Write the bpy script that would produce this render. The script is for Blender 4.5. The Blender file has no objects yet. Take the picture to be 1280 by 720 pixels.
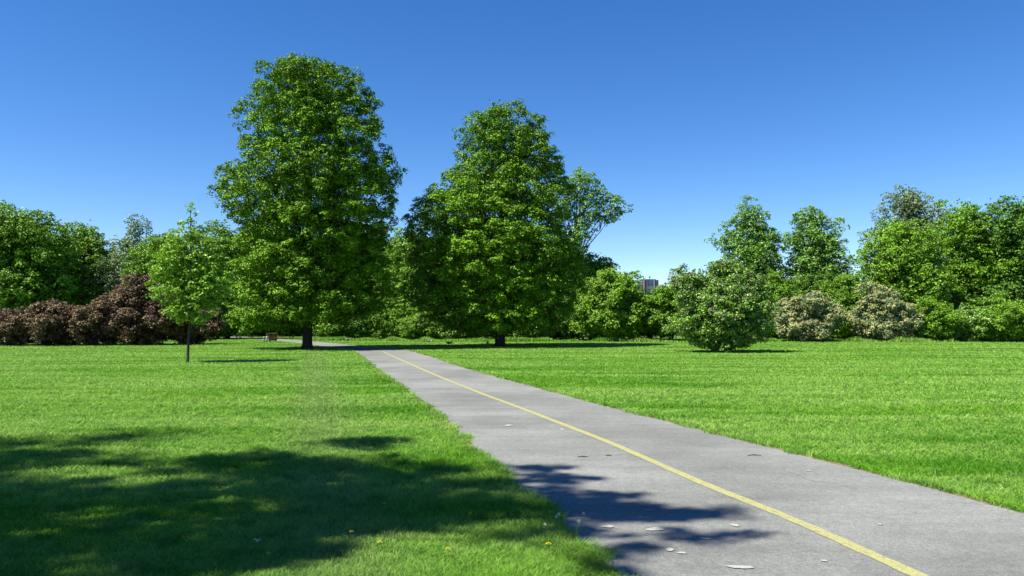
import bpy, math, random
import numpy as np
from mathutils import Vector
R = math.radians
rng = np.random.default_rng(7)
random.seed(7)
SC = bpy.context.scene
COL = SC.collection

# ------------------------------------------------------------------ camera, sky, sun, exposure
EYE = 1.6
PITCH = R(2.505)
cam = bpy.data.cameras.new('camera'); camo = bpy.data.objects.new('camera', cam); COL.objects.link(camo)
cam.sensor_width = 36.0; cam.lens = 27.0; cam.clip_start = 0.05; cam.clip_end = 6000
camo.location = (0, 0, EYE); camo.rotation_euler = (R(90) + PITCH, 0, 0)
SC.camera = camo

SUN_EL = R(56); SUN_TRAVEL = R(26)      # light travels towards +X, a little away from the camera
w = bpy.data.worlds.new('World'); SC.world = w; w.use_nodes = True
nt = w.node_tree; bg = nt.nodes['Background']
sky = nt.nodes.new('ShaderNodeTexSky'); sky.sky_type = 'NISHITA'; sky.sun_disc = False
sky.sun_elevation = SUN_EL; sky.sun_rotation = R(270) - SUN_TRAVEL
sky.air_density = 0.8; sky.dust_density = 0.0; sky.ozone_density = 3.0; sky.altitude = 80
hs = nt.nodes.new('ShaderNodeHueSaturation'); hs.inputs['Saturation'].default_value = 1.30; hs.inputs['Hue'].default_value = 0.508
nt.links.new(sky.outputs[0], hs.inputs['Color']); nt.links.new(hs.outputs[0], bg.inputs[0])
bg.inputs[1].default_value = 0.080
sl = bpy.data.lights.new('sun', 'SUN'); sl.energy = 5.0; sl.angle = R(0.7); sl.color = (1.0, 0.95, 0.86)
so = bpy.data.objects.new('sun', sl); COL.objects.link(so)
LDIR = Vector((math.cos(SUN_EL) * math.cos(SUN_TRAVEL), math.cos(SUN_EL) * math.sin(SUN_TRAVEL), -math.sin(SUN_EL)))
so.rotation_euler = LDIR.to_track_quat('-Z', 'Y').to_euler(); so.location = (-30, -10, 40)
SC.view_settings.view_transform = 'Standard'; SC.view_settings.look = 'None'
SC.view_settings.exposure = 1.15; SC.view_settings.gamma = 1.0; SC.view_settings.use_curve_mapping = False
SC.cycles.max_bounces = 6; SC.cycles.diffuse_bounces = 1; SC.cycles.transmission_bounces = 3
SC.cycles.use_denoising = False if False else True

# ------------------------------------------------------------------ helpers
CT, ST = math.cos(PITCH), math.sin(PITCH)
def W(px, py, Y):
    """point of the place at distance Y seen in direction (px, py) of the 1280 x 720 survey picture"""
    u = (px - 640) / 960; v = (360 - py) / 960
    t = Y / (CT - v * ST)
    return np.array([u * t, Y, EYE + (ST + v * CT) * t])
def G(px, py):
    u = (px - 640) / 960; v = (360 - py) / 960
    t = -EYE / (ST + v * CT)
    return np.array([u * t, t * (CT - v * ST), 0.0])

def tag(o, label=None, cat=None, group=None, kind=None):
    if label: o['label'] = label
    if cat: o['category'] = cat
    if group: o['group'] = group
    if kind: o['kind'] = kind
    return o
def link(name, me, mat=None, parent=None):
    o = bpy.data.objects.new(name, me); COL.objects.link(o)
    if mat is not None:
        for m in (mat if isinstance(mat, (list, tuple)) else [mat]): me.materials.append(m)
    if parent is not None: o.parent = parent
    return o
def empty(name, loc, rz=0.0):
    o = bpy.data.objects.new(name, None); COL.objects.link(o)
    o.location = tuple(float(a) for a in loc); o.rotation_euler = (0, 0, rz); o.empty_display_size = 0.3
    return o
def np_mesh(name, V, F, midx=None, smooth=False):
    """V (n,3), F (m,k) all faces of one size"""
    me = bpy.data.meshes.new(name)
    V = np.ascontiguousarray(V, dtype=np.float32); F = np.ascontiguousarray(F, dtype=np.int32)
    me.vertices.add(len(V)); me.vertices.foreach_set('co', V.ravel())
    k = F.shape[1]
    me.loops.add(F.size); me.loops.foreach_set('vertex_index', F.ravel())
    me.polygons.add(len(F))
    me.polygons.foreach_set('loop_start', np.arange(len(F), dtype=np.int32) * k)
    if midx is not None: me.polygons.foreach_set('material_index', np.ascontiguousarray(midx, dtype=np.int32))
    me.polygons.foreach_set('use_smooth', np.full(len(F), smooth, dtype=bool))
    me.update(calc_edges=True)
    return me
class MB:
    """collects quads/tris by hand"""
    def __init__(s): s.v = []; s.f = []
    def add(s, v, f):
        b = len(s.v); s.v += [tuple(map(float, p)) for p in v]; s.f += [tuple(i + b for i in q) for q in f]
    def box(s, c, d, rz=0.0, taper=1.0):
        x, y, z = d[0] / 2, d[1] / 2, d[2] / 2; cr, sr = math.cos(rz), math.sin(rz); vs = []
        for zz, t in ((-z, 1.0), (z, taper)):
            for xx, yy in ((-x, -y), (x, -y), (x, y), (-x, y)):
                xx *= t; yy *= t
                vs.append((c[0] + xx * cr - yy * sr, c[1] + xx * sr + yy * cr, c[2] + zz))
        s.add(vs, [(3, 2, 1, 0), (4, 5, 6, 7), (0, 1, 5, 4), (1, 2, 6, 5), (2, 3, 7, 6), (3, 0, 4, 7)])
    def tube(s, pts, rad, n=6, cap=True):
        pts = [Vector(p) for p in pts]; b = len(s.v); up = Vector((0.13, 0.21, 0.97)); prev = None
        for i, p in enumerate(pts):
            d = (pts[min(i + 1, len(pts) - 1)] - pts[max(i - 1, 0)])
            if d.length < 1e-9: d = Vector((0, 0, 1))
            d.normalize()
            if prev is None:
                a = d.cross(Vector((1, 0, 0)) if abs(d.x) < 0.8 else Vector((0, 1, 0))).normalized()
            else:
                a = (prev - d * prev.dot(d)).normalized()
            prev = a; c = d.cross(a)
            for k in range(n):
                t = 2 * math.pi * k / n
                q = p + (a * math.cos(t) + c * math.sin(t)) * rad[i]
                s.v.append(tuple(q))
        for i in range(len(pts) - 1):
            for k in range(n):
                k2 = (k + 1) % n
                s.f.append((b + i * n + k, b + i * n + k2, b + (i + 1) * n + k2, b + (i + 1) * n + k))
        if cap:
            s.f.append(tuple(b + k for k in reversed(range(n)))); e = b + (len(pts) - 1) * n
            s.f.append(tuple(e + k for k in range(n)))
    def ell(s, c, r, nu=12, nv=8, rot=None):
        vs = []; fs = []
        for j in range(nv + 1):
            ph = math.pi * j / nv - math.pi / 2
            for i in range(nu):
                th = 2 * math.pi * i / nu
                p = Vector((math.cos(ph) * math.cos(th) * r[0], math.cos(ph) * math.sin(th) * r[1], math.sin(ph) * r[2]))
                if rot is not None: p = rot @ p
                vs.append((c[0] + p.x, c[1] + p.y, c[2] + p.z))
        for j in range(nv):
            for i in range(nu):
                i2 = (i + 1) % nu
                fs.append((j * nu + i, j * nu + i2, (j + 1) * nu + i2, (j + 1) * nu + i))
        s.add(vs, fs)
    def build(s, name, mat, parent=None, smooth=False):
        me = bpy.data.meshes.new(name); me.from_pydata(s.v, [], s.f); me.update()
        if smooth: me.polygons.foreach_set('use_smooth', [True] * len(me.polygons))
        return link(name, me, mat, parent)

# ------------------------------------------------------------------ materials
def newmat(name):
    m = bpy.data.materials.new(name); m.use_nodes = True; m.node_tree.nodes.clear()
    return m, m.node_tree, m.node_tree.nodes, m.node_tree.links
def node(N, t, **kw):
    n = N.new(t)
    for k, v in kw.items(): setattr(n, k, v)
    return n
def noise(N, L, vec, scale, detail=3, rough=0.55, dist=0.0):
    n = N.new('ShaderNodeTexNoise'); n.inputs['Scale'].default_value = scale; n.inputs['Detail'].default_value = detail
    n.inputs['Roughness'].default_value = rough; n.inputs['Distortion'].default_value = dist
    if vec is not None: L.new(vec, n.inputs['Vector'])
    return n
def ramp(N, L, fac, stops, interp='LINEAR'):
    r = N.new('ShaderNodeValToRGB'); r.color_ramp.interpolation = interp
    e = r.color_ramp.elements
    while len(e) < len(stops): e.new(0.5)
    for q, (p, c) in zip(e, stops): q.position = p; q.color = (*c, 1) if len(c) == 3 else c
    L.new(fac, r.inputs[0]); return r
def mix(N, L, fac, a, b, mode='MIX'):
    m = N.new('ShaderNodeMix'); m.data_type = 'RGBA'; m.blend_type = mode
    for s, x in ((m.inputs[0], fac), (m.inputs[6], a), (m.inputs[7], b)):
        if isinstance(x, bpy.types.NodeSocket): L.new(x, s)
        elif isinstance(x, (int, float)): s.default_value = x
        else: s.default_value = (*x, 1)
    return m.outputs[2]
def mapping(N, L, vec, scale=(1, 1, 1), rot=(0, 0, 0), loc=(0, 0, 0)):
    m = N.new('ShaderNodeMapping'); m.inputs['Scale'].default_value = scale; m.inputs['Rotation'].default_value = rot
    m.inputs['Location'].default_value = loc; L.new(vec, m.inputs['Vector']); return m.outputs[0]
def principled(N, L, col, rough=0.6, spec=0.3, normal=None):
    p = N.new('ShaderNodeBsdfPrincipled')
    if isinstance(col, bpy.types.NodeSocket): L.new(col, p.inputs['Base Color'])
    else: p.inputs['Base Color'].default_value = (*col, 1)
    p.inputs['Roughness'].default_value = rough; p.inputs['Specular IOR Level'].default_value = spec
    if normal is not None: L.new(normal, p.inputs['Normal'])
    return p
def bump(N, L, h, strength=0.3, dist=0.02):
    b = N.new('ShaderNodeBump'); b.inputs['Strength'].default_value = strength; b.inputs['Distance'].default_value = dist
    L.new(h, b.inputs['Height']); return b.outputs[0]

def leaf_mat(name, cols, trans=0.22, rough=0.5, spec=0.3, patch=0.5):
    """cols: (position, colour) stops spread over the leaves at random"""
    m, t, N, L = newmat(name)
    geo = N.new('ShaderNodeNewGeometry')
    r = ramp(N, L, geo.outputs['Random Per Island'], cols, 'CONSTANT' if False else 'LINEAR')
    nz = noise(N, L, geo.outputs['Position'], patch, 2)
    hv = N.new('ShaderNodeHueSaturation'); L.new(r.outputs[0], hv.inputs['Color'])
    mr = N.new('ShaderNodeMapRange'); mr.inputs[1].default_value = 0.3; mr.inputs[2].default_value = 0.7
    mr.inputs[3].default_value = 0.82; mr.inputs[4].default_value = 1.42
    L.new(nz.outputs[0], mr.inputs[0]); L.new(mr.outputs[0], hv.inputs['Value'])
    p = principled(N, L, hv.outputs[0], rough, spec)
    tr = N.new('ShaderNodeBsdfTranslucent')
    hv.inputs['Saturation'].default_value = 1.04; hv.inputs['Hue'].default_value = 0.494
    tc = mix(N, L, 0.6, hv.outputs[0], (0.16, 0.26, 0.02)); L.new(tc, tr.inputs[0])
    ms = N.new('ShaderNodeMixShader'); ms.inputs[0].default_value = trans
    L.new(p.outputs[0], ms.inputs[1]); L.new(tr.outputs[0], ms.inputs[2])
    o = N.new('ShaderNodeOutputMaterial'); L.new(ms.outputs[0], o.inputs[0]); return m
def bark_mat(name, c1, c2, scale=6):
    m, t, N, L = newmat(name)
    tc = N.new('ShaderNodeTexCoord'); v = mapping(N, L, tc.outputs['Object'], (scale, scale, scale * 0.18))
    n1 = noise(N, L, v, 2.5, 6, 0.7, 0.6)
    r = ramp(N, L, n1.outputs[0], [(0.3, c1), (0.7, c2)])
    p = principled(N, L, r.outputs[0], 0.9, 0.1, bump(N, L, n1.outputs[0], 0.8, 0.05))
    o = N.new('ShaderNodeOutputMaterial'); L.new(p.outputs[0], o.inputs[0]); return m
def plain(name, col, rough=0.6, spec=0.3, metal=0.0, var=0.15, scale=8.0):
    m, t, N, L = newmat(name)
    tc = N.new('ShaderNodeTexCoord'); n1 = noise(N, L, tc.outputs['Object'], scale, 4)
    a = tuple(x * (1 - var) for x in col); b = tuple(min(1, x * (1 + var)) for x in col)
    r = ramp(N, L, n1.outputs[0], [(0.3, a), (0.7, b)])
    p = principled(N, L, r.outputs[0], rough, spec); p.inputs['Metallic'].default_value = metal
    o = N.new('ShaderNodeOutputMaterial'); L.new(p.outputs[0], o.inputs[0]); return m

def lawn_colour(N, L):
    """colour of the turf by place on the lawn: mowing bands, lush and dry patches, pale wheel track beside the path"""
    geo = N.new('ShaderNodeNewGeometry'); P = geo.outputs['Position']
    flat = mapping(N, L, P, (1, 1, 0))
    big = noise(N, L, flat, 0.16, 4, 0.6)
    base = ramp(N, L, big.outputs[0], [(0.40, (0.09, 0.26, 0.012)), (0.5, (0.132, 0.325, 0.018)), (0.60, (0.185, 0.37, 0.032))])
    st = mapping(N, L, P, (0.11, 0.75, 0), (0, 0, R(-13)))
    band = noise(N, L, st, 1.0, 1.5, 0.5, 0.4)
    bm = ramp(N, L, band.outputs[0], [(0.45, (0, 0, 0)), (0.58, (0.9, 0.9, 0.9))])
    st2 = mapping(N, L, P, (0.05, 0.42, 0), (0, 0, R(9)), (3, 7, 0)); b2 = noise(N, L, st2, 1.0, 2, 0.5, 0.2)
    bm2 = ramp(N, L, b2.outputs[0], [(0.46, (0, 0, 0)), (0.56, (0.75, 0.75, 0.75))])
    base_c = mix(N, L, bm2.outputs[0], base.outputs[0], (0.215, 0.40, 0.06))
    c = mix(N, L, bm.outputs[0], base_c, (0.265, 0.445, 0.08))
    mid = noise(N, L, flat, 1.7, 5, 0.65)
    mm = ramp(N, L, mid.outputs[0], [(0.52, (0, 0, 0)), (0.70, (0.5, 0.5, 0.5))])
    c = mix(N, L, mm.outputs[0], c, (0.27, 0.38, 0.11))
    dk = noise(N, L, flat, 3.1, 4, 0.6)
    dm = ramp(N, L, dk.outputs[0], [(0.36, (0.6, 0.6, 0.6)), (0.47, (0, 0, 0))])
    c = mix(N, L, dm.outputs[0], c, (0.045, 0.16, 0.008))
    # pale dry track running beside the path
    sx = N.new('ShaderNodeSeparateXYZ'); L.new(P, sx.inputs[0])
    def math_(op, a, b):
        q = N.new('ShaderNodeMath'); q.operation = op
        for s, x in ((q.inputs[0], a), (q.inputs[1], b)):
            if isinstance(x, bpy.types.NodeSocket): L.new(x, s)
            else: s.default_value = x
        return q.outputs[0]
    lx = math_('ADD', math_('MULTIPLY', sx.outputs['Y'], 0.262), -0.2)     # distance left of the track line
    dd = math_('ABSOLUTE', math_('ADD', sx.outputs['X'], lx), 0)
    wob = math_('MULTIPLY', mid.outputs[0], 0.8)
    tr = N.new('ShaderNodeMapRange'); L.new(math_('ADD', dd, math_('SUBTRACT', wob, 0.4)), tr.inputs[0])
    tr.inputs[1].default_value = 0.15; tr.inputs[2].default_value = 0.75; tr.inputs[3].default_value = 0.4; tr.inputs[4].default_value = 0.0
    c = mix(N, L, tr.outputs[0], c, (0.22, 0.31, 0.11))
    return c, geo, P
def lawn_mat():
    m, t, N, L = newmat('lawn_turf')
    c, geo, P = lawn_colour(N, L)
    f = noise(N, L, P, 45, 4, 0.7)
    d = ramp(N, L, f.outputs[0], [(0.3, (0.35, 0.35, 0.35)), (0.7, (1, 1, 1))])
    c = mix(N, L, 1.0, c, d.outputs[0], 'MULTIPLY')
    c = mix(N, L, 0.45, c, (0.03, 0.055, 0.012))
    p = principled(N, L, c, 0.9, 0.1, bump(N, L, f.outputs[0], 0.6, 0.03))
    o = N.new('ShaderNodeOutputMaterial'); L.new(p.outputs[0], o.inputs[0]); return m
def blade_mat(name='grass_blades', dull=False):
    m, t, N, L = newmat(name)
    c, geo, P = lawn_colour(N, L)
    rr = ramp(N, L, geo.outputs['Random Per Island'],
              [(0.0, (0.60, 0.74, 0.6)), (0.35, (0.9, 0.95, 0.85)), (0.75, (1.08, 1.04, 1.0)), (0.95, (1.25, 1.14, 1.2)), (0.98, (1.7, 1.25, 2.0)), (1.0, (2.0, 1.35, 2.4))])
    c = mix(N, L, 1.0, c, rr.outputs[0], 'MULTIPLY')
    p = principled(N, L, c, 0.55, 0.16)
    tr = N.new('ShaderNodeBsdfTranslucent'); L.new(c, tr.inputs[0])
    ms = N.new('ShaderNodeMixShader'); ms.inputs[0].default_value = 0.38
    L.new(p.outputs[0], ms.inputs[1]); L.new(tr.outputs[0], ms.inputs[2])
    o = N.new('ShaderNodeOutputMaterial'); L.new(ms.outputs[0], o.inputs[0]); return m
def asphalt_mat():
    m, t, N, L = newmat('aged_asphalt')
    geo = N.new('ShaderNodeNewGeometry'); P = geo.outputs['Position']
    a = noise(N, L, P, 0.35, 4, 0.6); 
    base = ramp(N, L, a.outputs[0], [(0.4, (0.147, 0.150, 0.138)), (0.62, (0.205, 0.209, 0.193))])
    # fine stone grains of the worn surface
    g = N.new('ShaderNodeTexVoronoi'); g.inputs['Scale'].default_value = 95; L.new(P, g.inputs['Vector'])
    bw = N.new('ShaderNodeRGBToBW'); L.new(g.outputs['Color'], bw.inputs[0])
    gr = ramp(N, L, bw.outputs[0], [(0.1, (0.72, 0.72, 0.72)), (0.45, (1.0, 1.0, 1.0)), (0.8, (1.12, 1.12, 1.10)), (0.97, (1.45, 1.45, 1.4))])
    c = mix(N, L, 1.0, base.outputs[0], gr.outputs[0], 'MULTIPLY')
    s = noise(N, L, P, 14, 5, 0.7); sr = ramp(N, L, s.outputs[0], [(0.3, (0.85, 0.85, 0.85)), (0.7, (1.12, 1.12, 1.12))])
    c = mix(N, L, 1.0, c, sr.outputs[0], 'MULTIPLY')
    st = mapping(N, L, P, (0.5, 3.0, 0), (0, 0, R(3)))
    ss = noise(N, L, st, 1.2, 3); s2 = ramp(N, L, ss.outputs[0], [(0.35, (0.9, 0.9, 0.9)), (0.6, (1.03, 1.03, 1.03))])
    c = mix(N, L, 1.0, c, s2.outputs[0], 'MULTIPLY')
    # hairline cracks
    v2 = N.new('ShaderNodeTexVoronoi'); v2.feature = 'DISTANCE_TO_EDGE'; v2.inputs['Scale'].default_value = 0.55
    wv = noise(N, L, P, 1.6, 5, 0.6); wc = N.new('ShaderNodeMix'); wc.data_type = 'VECTOR'; wc.inputs[0].default_value = 0.35
    L.new(P, wc.inputs[4]); L.new(wv.outputs['Color'], wc.inputs[5]); L.new(wc.outputs[1], v2.inputs['Vector'])
    cr = ramp(N, L, v2.outputs['Distance'], [(0.0, (1, 1, 1)), (0.0045, (0, 0, 0))])
    msk = noise(N, L, P, 0.4, 2); mk = ramp(N, L, msk.outputs[0], [(0.55, (0, 0, 0)), (0.62, (0.5, 0.5, 0.5))])
    cm = mix(N, L, 1.0, cr.outputs[0], mk.outputs[0], 'MULTIPLY')
    c = mix(N, L, cm, c, (0.07, 0.07, 0.065))
    p = principled(N, L, c, 0.85, 0.2, bump(N, L, bw.outputs[0], 0.5, 0.004))
    o = N.new('ShaderNodeOutputMaterial'); L.new(p.outputs[0], o.inputs[0]); return m
def paint_mat():
    m, t, N, L = newmat('worn_yellow_paint')
    geo = N.new('ShaderNodeNewGeometry'); P = geo.outputs['Position']
    g = N.new('ShaderNodeTexVoronoi'); g.inputs['Scale'].default_value = 110; L.new(P, g.inputs['Vector'])
    bw = N.new('ShaderNodeRGBToBW'); L.new(g.outputs['Color'], bw.inputs[0])
    n1 = noise(N, L, P, 9, 5, 0.7)
    c = mix(N, L, n1.outputs[0], (0.27, 0.26, 0.085), (0.37, 0.355, 0.13))
    r = ramp(N, L, bw.outputs[0], [(0.20, (1, 1, 1)), (0.38, (0, 0, 0))])
    c = mix(N, L, r.outputs[0], c, (0.18, 0.18, 0.15))
    n2 = noise(N, L, P, 22, 5, 0.75); r2 = ramp(N, L, n2.outputs[0], [(0.36, (0.8, 0.8, 0.8)), (0.47, (0, 0, 0))])
    c = mix(N, L, r2.outputs[0], c, (0.17, 0.17, 0.14))
    p = principled(N, L, c, 0.7, 0.2)
    o = N.new('ShaderNodeOutputMaterial'); L.new(p.outputs[0], o.inputs[0]); return m

M = {}
M['maple'] = leaf_mat('maple_leaves', [(0, (0.045, 0.12, 0.006)), (0.5, (0.088, 0.21, 0.010)), (0.85, (0.14, 0.28, 0.016)), (1, (0.21, 0.36, 0.03))], 0.08, 0.55, 0.2, 0.25)
M['sapling'] = leaf_mat('sapling_leaves', [(0, (0.12, 0.27, 0.015)), (0.6, (0.18, 0.36, 0.03)), (1, (0.26, 0.44, 0.07))], 0.38, 0.42, 0.45)
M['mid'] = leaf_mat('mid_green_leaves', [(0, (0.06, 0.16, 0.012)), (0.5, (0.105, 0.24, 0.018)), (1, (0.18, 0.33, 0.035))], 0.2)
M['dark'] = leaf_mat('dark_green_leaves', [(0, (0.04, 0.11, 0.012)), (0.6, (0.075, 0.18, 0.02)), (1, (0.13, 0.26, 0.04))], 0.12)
M['bright'] = leaf_mat('bright_yellow_green_leaves', [(0, (0.09, 0.21, 0.016)), (0.5, (0.14, 0.30, 0.026)), (1, (0.22, 0.38, 0.05))], 0.25)
M['poplar'] = leaf_mat('poplar_leaves', [(0, (0.08, 0.20, 0.025)), (0.5, (0.125, 0.27, 0.035)), (1, (0.20, 0.36, 0.08))], 0.22, 0.42, 0.45)
M['grey'] = leaf_mat('grey_green_leaves', [(0, (0.08, 0.14, 0.045)), (0.4, (0.13, 0.20, 0.08)), (0.8, (0.19, 0.26, 0.11)), (1, (0.30, 0.33, 0.2))], 0.15, 0.45, 0.4)
M['lilac'] = leaf_mat('lilac_leaves', [(0, (0.06, 0.15, 0.015)), (0.5, (0.12, 0.25, 0.03)), (0.85, (0.19, 0.33, 0.055)), (1, (0.28, 0.40, 0.12))], 0.15, 0.42, 0.45)
M['lilacbloom'] = leaf_mat('faded_lilac_blooms', [(0, (0.10, 0.095, 0.06)), (0.6, (0.16, 0.155, 0.11)), (1, (0.26, 0.25, 0.19))], 0.05, 0.8, 0.1)
M['tan'] = leaf_mat('tan_blossom', [(0, (0.22, 0.22, 0.085)), (0.5, (0.37, 0.37, 0.15)), (1, (0.52, 0.51, 0.25))], 0.1, 0.8, 0.1)
M['burg'] = leaf_mat('burgundy_leaves', [(0, (0.030, 0.014, 0.011)), (0.5, (0.065, 0.033, 0.022)), (0.85, (0.11, 0.06, 0.035)), (1, (0.15, 0.12, 0.05))], 0.08, 0.5, 0.3)
M['burgtip'] = leaf_mat('coppery_shoot_tips', [(0, (0.12, 0.075, 0.045)), (0.6, (0.21, 0.155, 0.08)), (1, (0.32, 0.26, 0.14))], 0.08, 0.6, 0.2)
M['bark'] = bark_mat('maple_bark', (0.022, 0.017, 0.013), (0.075, 0.06, 0.048))
M['barkdark'] = bark_mat('young_bark', (0.03, 0.027, 0.023), (0.10, 0.09, 0.075), 14)
M['barkgrey'] = bark_mat('grey_bark', (0.05, 0.045, 0.038), (0.16, 0.145, 0.125), 12)
M['lawn'] = lawn_mat(); M['blade'] = blade_mat(); M['asphalt'] = asphalt_mat(); M['paint'] = paint_mat()
M['chalk'] = plain('chalky_scuff', (0.30, 0.30, 0.27), 0.9, 0.1, 0, 0.2, 30)
M['soil'] = plain('bare_soil', (0.16, 0.125, 0.08), 0.95, 0.05, 0, 0.35, 25)

# ------------------------------------------------------------------ ground
def sheet(name, pts, z, mat, kind='structure'):
    me = bpy.data.meshes.new(name); me.from_pydata([(p[0], p[1], z) for p in pts], [], [tuple(range(len(pts)))]); me.update()
    o = link(name, me, mat); tag(o, kind=kind); return o
sheet('ground', [(-2500, -1500), (2500, -1500), (2500, 4000), (-2500, 4000)], 0.0, M['lawn'])

def smooth_line(pts, n=160):
    P = np.array([p[:2] for p in pts]); s = np.concatenate([[0], np.cumsum(np.linalg.norm(np.diff(P, axis=0), axis=1))])
    t = np.linspace(0, s[-1], n)
    q = np.stack([np.interp(t, s, P[:, 0]), np.interp(t, s, P[:, 1])], 1)
    k = np.array([1, 2, 3, 4, 3, 2, 1.0]); k /= k.sum()
    for _ in range(2):
        e = np.concatenate([np.repeat(q[:1], 3, 0), q, np.repeat(q[-1:], 3, 0)])
        q[3:-3] = np.stack([np.convolve(e[:, 0], k, 'valid'), np.convolve(e[:, 1], k, 'valid')], 1)[3:-3]
    return q
EL = [(4.55, -6.0), (2.9, -1.0), (1.55, 2.6)] + [G(*p) for p in [(770, 718), (700, 656), (625, 590), (558, 525), (538, 510), (522, 497), (497, 480), (477, 465), (462, 453.5), (449, 443)]] \
     + [(-8.7, 42), (-11.6, 48), (-16.4, 58), (-23.5, 70), (-34, 86), (-50, 108)]
ER = [(9.3, -6.0), (7.4, -1.0), (5.7, 3.0)] + [G(*p) for p in [(1280, 644), (1118, 600), (1008, 572), (900, 545), (759, 509), (695, 492), (632, 475), (614, 470), (563, 455), (541, 447), (512, 438.5)]] \
     + [(-8.5, 47.5), (-10.9, 52.5), (-13.6, 57.5), (-19.0, 67), (-28.5, 82), (-46, 105)]
CL = [(6.9, -6.0), (5.1, -1.0), (3.75, 3.0)] + [G(*p) for p in [(1280, 782), (1118, 708.5), (980, 646), (912, 620), (864, 599.5), (759, 553), (650, 510.6), (600, 492), (541, 468), (510, 454.3), (479, 440)]] \
     + [(-9.9, 48), (-12.6, 53.5), (-16.5, 60), (-21.5, 68), (-31, 84), (-48, 106)]
eL = smooth_line(EL, 900); eR = smooth_line(ER, 900); cL = smooth_line(CL, 900)
def strip(name, a, b, z, mat, kind='structure', jitter=0.0):
    n = len(a); V = np.zeros((2 * n, 3)); V[:n, :2] = a; V[n:, :2] = b; V[:, 2] = z
    if jitter: V[:, 0] += rng.normal(0, jitter, 2 * n)
    i = np.arange(n - 1); F = np.stack([i, i + n, i + n + 1, i + 1], 1)
    o = link(name, np_mesh(name, V, F), mat); tag(o, kind=kind); return o
strip('path', eL, eR, 0.012, M['asphalt'], jitter=0.012)
def offs(q, d):
    t = np.gradient(q, axis=0); t /= np.linalg.norm(t, axis=1)[:, None]
    return q + np.stack([-t[:, 1], t[:, 0]], 1) * d
strip('path_centre_line', offs(cL, 0.056), offs(cL, -0.056), 0.016, M['paint'], jitter=0.004)
strip('soil_verge', offs(eL, 0.14), offs(eL, -0.02), 0.006, M['soil'], jitter=0.03)
strip('soil_edge', offs(eR, 0.02), offs(eR, -0.10), 0.0065, M['soil'], jitter=0.03)

def x_at(q, y): return np.interp(y, q[:, 1], q[:, 0])
# pale scuffs on the asphalt
def scuff_mesh():
    mb = MB()
    spots = [(683, 617, 20, 4), (820, 664, 26, 5), (760, 661, 14, 4), (918, 659, 11, 4), (880, 676, 16, 3), (838, 690, 14, 4), (925, 712, 30, 5), (852, 694, 10, 3),
             (703, 538, 7, 2), (636, 533, 12, 2), (1030, 704, 8, 3), (1100, 658, 6, 2), (1010, 590, 9, 1.6), (810, 640, 6, 2)]
    for (px, py, wx, wy) in spots:
        c = G(px, py); rx = (G(px + wx / 2, py) - c)[0]; ry = abs((G(px, py + wy / 2) - c)[1]) * 1.0
        n = 14; ph = random.random() * 9
        vs = [(c[0], c[1], 0.0185)]
        for k in range(n):
            t = 2 * math.pi * k / n; q = 0.75 + 0.4 * math.sin(2.3 * t + ph) * random.random() + 0.25 * random.random()
            vs.append((c[0] + math.cos(t) * rx * q, c[1] + math.sin(t) * ry * q, 0.0185))
        mb.add(vs, [(0, k + 1, (k + 1) % n + 1) for k in range(n)])
    return mb
tag(scuff_mesh().build('path_scuffs', M['chalk']), kind='structure')

# ------------------------------------------------------------------ lawn grass
def vnoise(x, y, s, seed=0):
    """cheap smooth value noise in 0..1"""
    r = np.random.default_rng(seed); T = r.random((64, 64))
    x = x * s; y = y * s; xi = np.floor(x).astype(int); yi = np.floor(y).astype(int); fx = x - xi; fy = y - yi
    fx = fx * fx * (3 - 2 * fx); fy = fy * fy * (3 - 2 * fy)
    g = lambda a, b: T[a % 64, b % 64]
    return (g(xi, yi) * (1 - fx) + g(xi + 1, yi) * fx) * (1 - fy) + (g(xi, yi + 1) * (1 - fx) + g(xi + 1, yi + 1) * fx) * fy
def blades(x, y, h, wd, lean=0.55, rng=rng):
    n = len(x); az = rng.random(n) * 2 * np.pi; la = rng.random(n) * 2 * np.pi
    l = h * lean * (0.3 + rng.random(n))
    V = np.zeros((n, 5, 3)); ux, uy = np.cos(az) * wd / 2, np.sin(az) * wd / 2
    V[:, 0] = np.stack([x - ux, y - uy, np.zeros(n)], 1); V[:, 1] = np.stack([x + ux, y + uy, np.zeros(n)], 1)
    mx, my = x + np.cos(la) * l * 0.35, y + np.sin(la) * l * 0.35
    V[:, 2] = np.stack([mx + ux * .8, my + uy * .8, h * 0.6], 1); V[:, 3] = np.stack([mx - ux * .8, my - uy * .8, h * 0.6], 1)
    V[:, 4] = np.stack([x + np.cos(la) * l, y + np.sin(la) * l, h], 1)
    b = np.arange(n)[:, None] * 5
    # two quads would not close the tip: a quad (0,1,2,3) and a folded quad (3,2,4,4) -> use tris
    F = np.concatenate([b + [0, 1, 2], b + [0, 2, 3], b + [3, 2, 4]], 0)
    return V.reshape(-1, 3), F
N_GRASS = 1650000
d = np.exp(rng.uniform(math.log(3.4), math.log(78), N_GRASS)); ph = rng.uniform(-R(57), R(57), N_GRASS)
gx, gy = np.sin(ph) * d, np.cos(ph) * d
edge = (vnoise(gx, gy, 3.0, 3) - 0.5) * 0.20 + rng.normal(0, 0.025, N_GRASS)
keep = (gx < x_at(eL, gy) + edge + 0.02) | (gx > x_at(eR, gy) + edge)
gx, gy, d = gx[keep], gy[keep], d[keep]
cl = vnoise(gx, gy, 5.0, 1) * 0.6 + vnoise(gx, gy, 14.0, 2) * 0.4
nearedge = np.exp(-np.abs(gx - x_at(eL, gy)) / 0.30) + 0.9 * np.exp(-np.abs(gx - x_at(eR, gy)) / 0.2)
h = (0.018 + 0.038 * cl) * (0.7 + 0.6 * rng.random(len(gx))) * (1 + 0.7 * nearedge)
wd = np.maximum(0.0034, 0.00085 * d) * (0.7 + 0.6 * rng.random(len(gx)))
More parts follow.
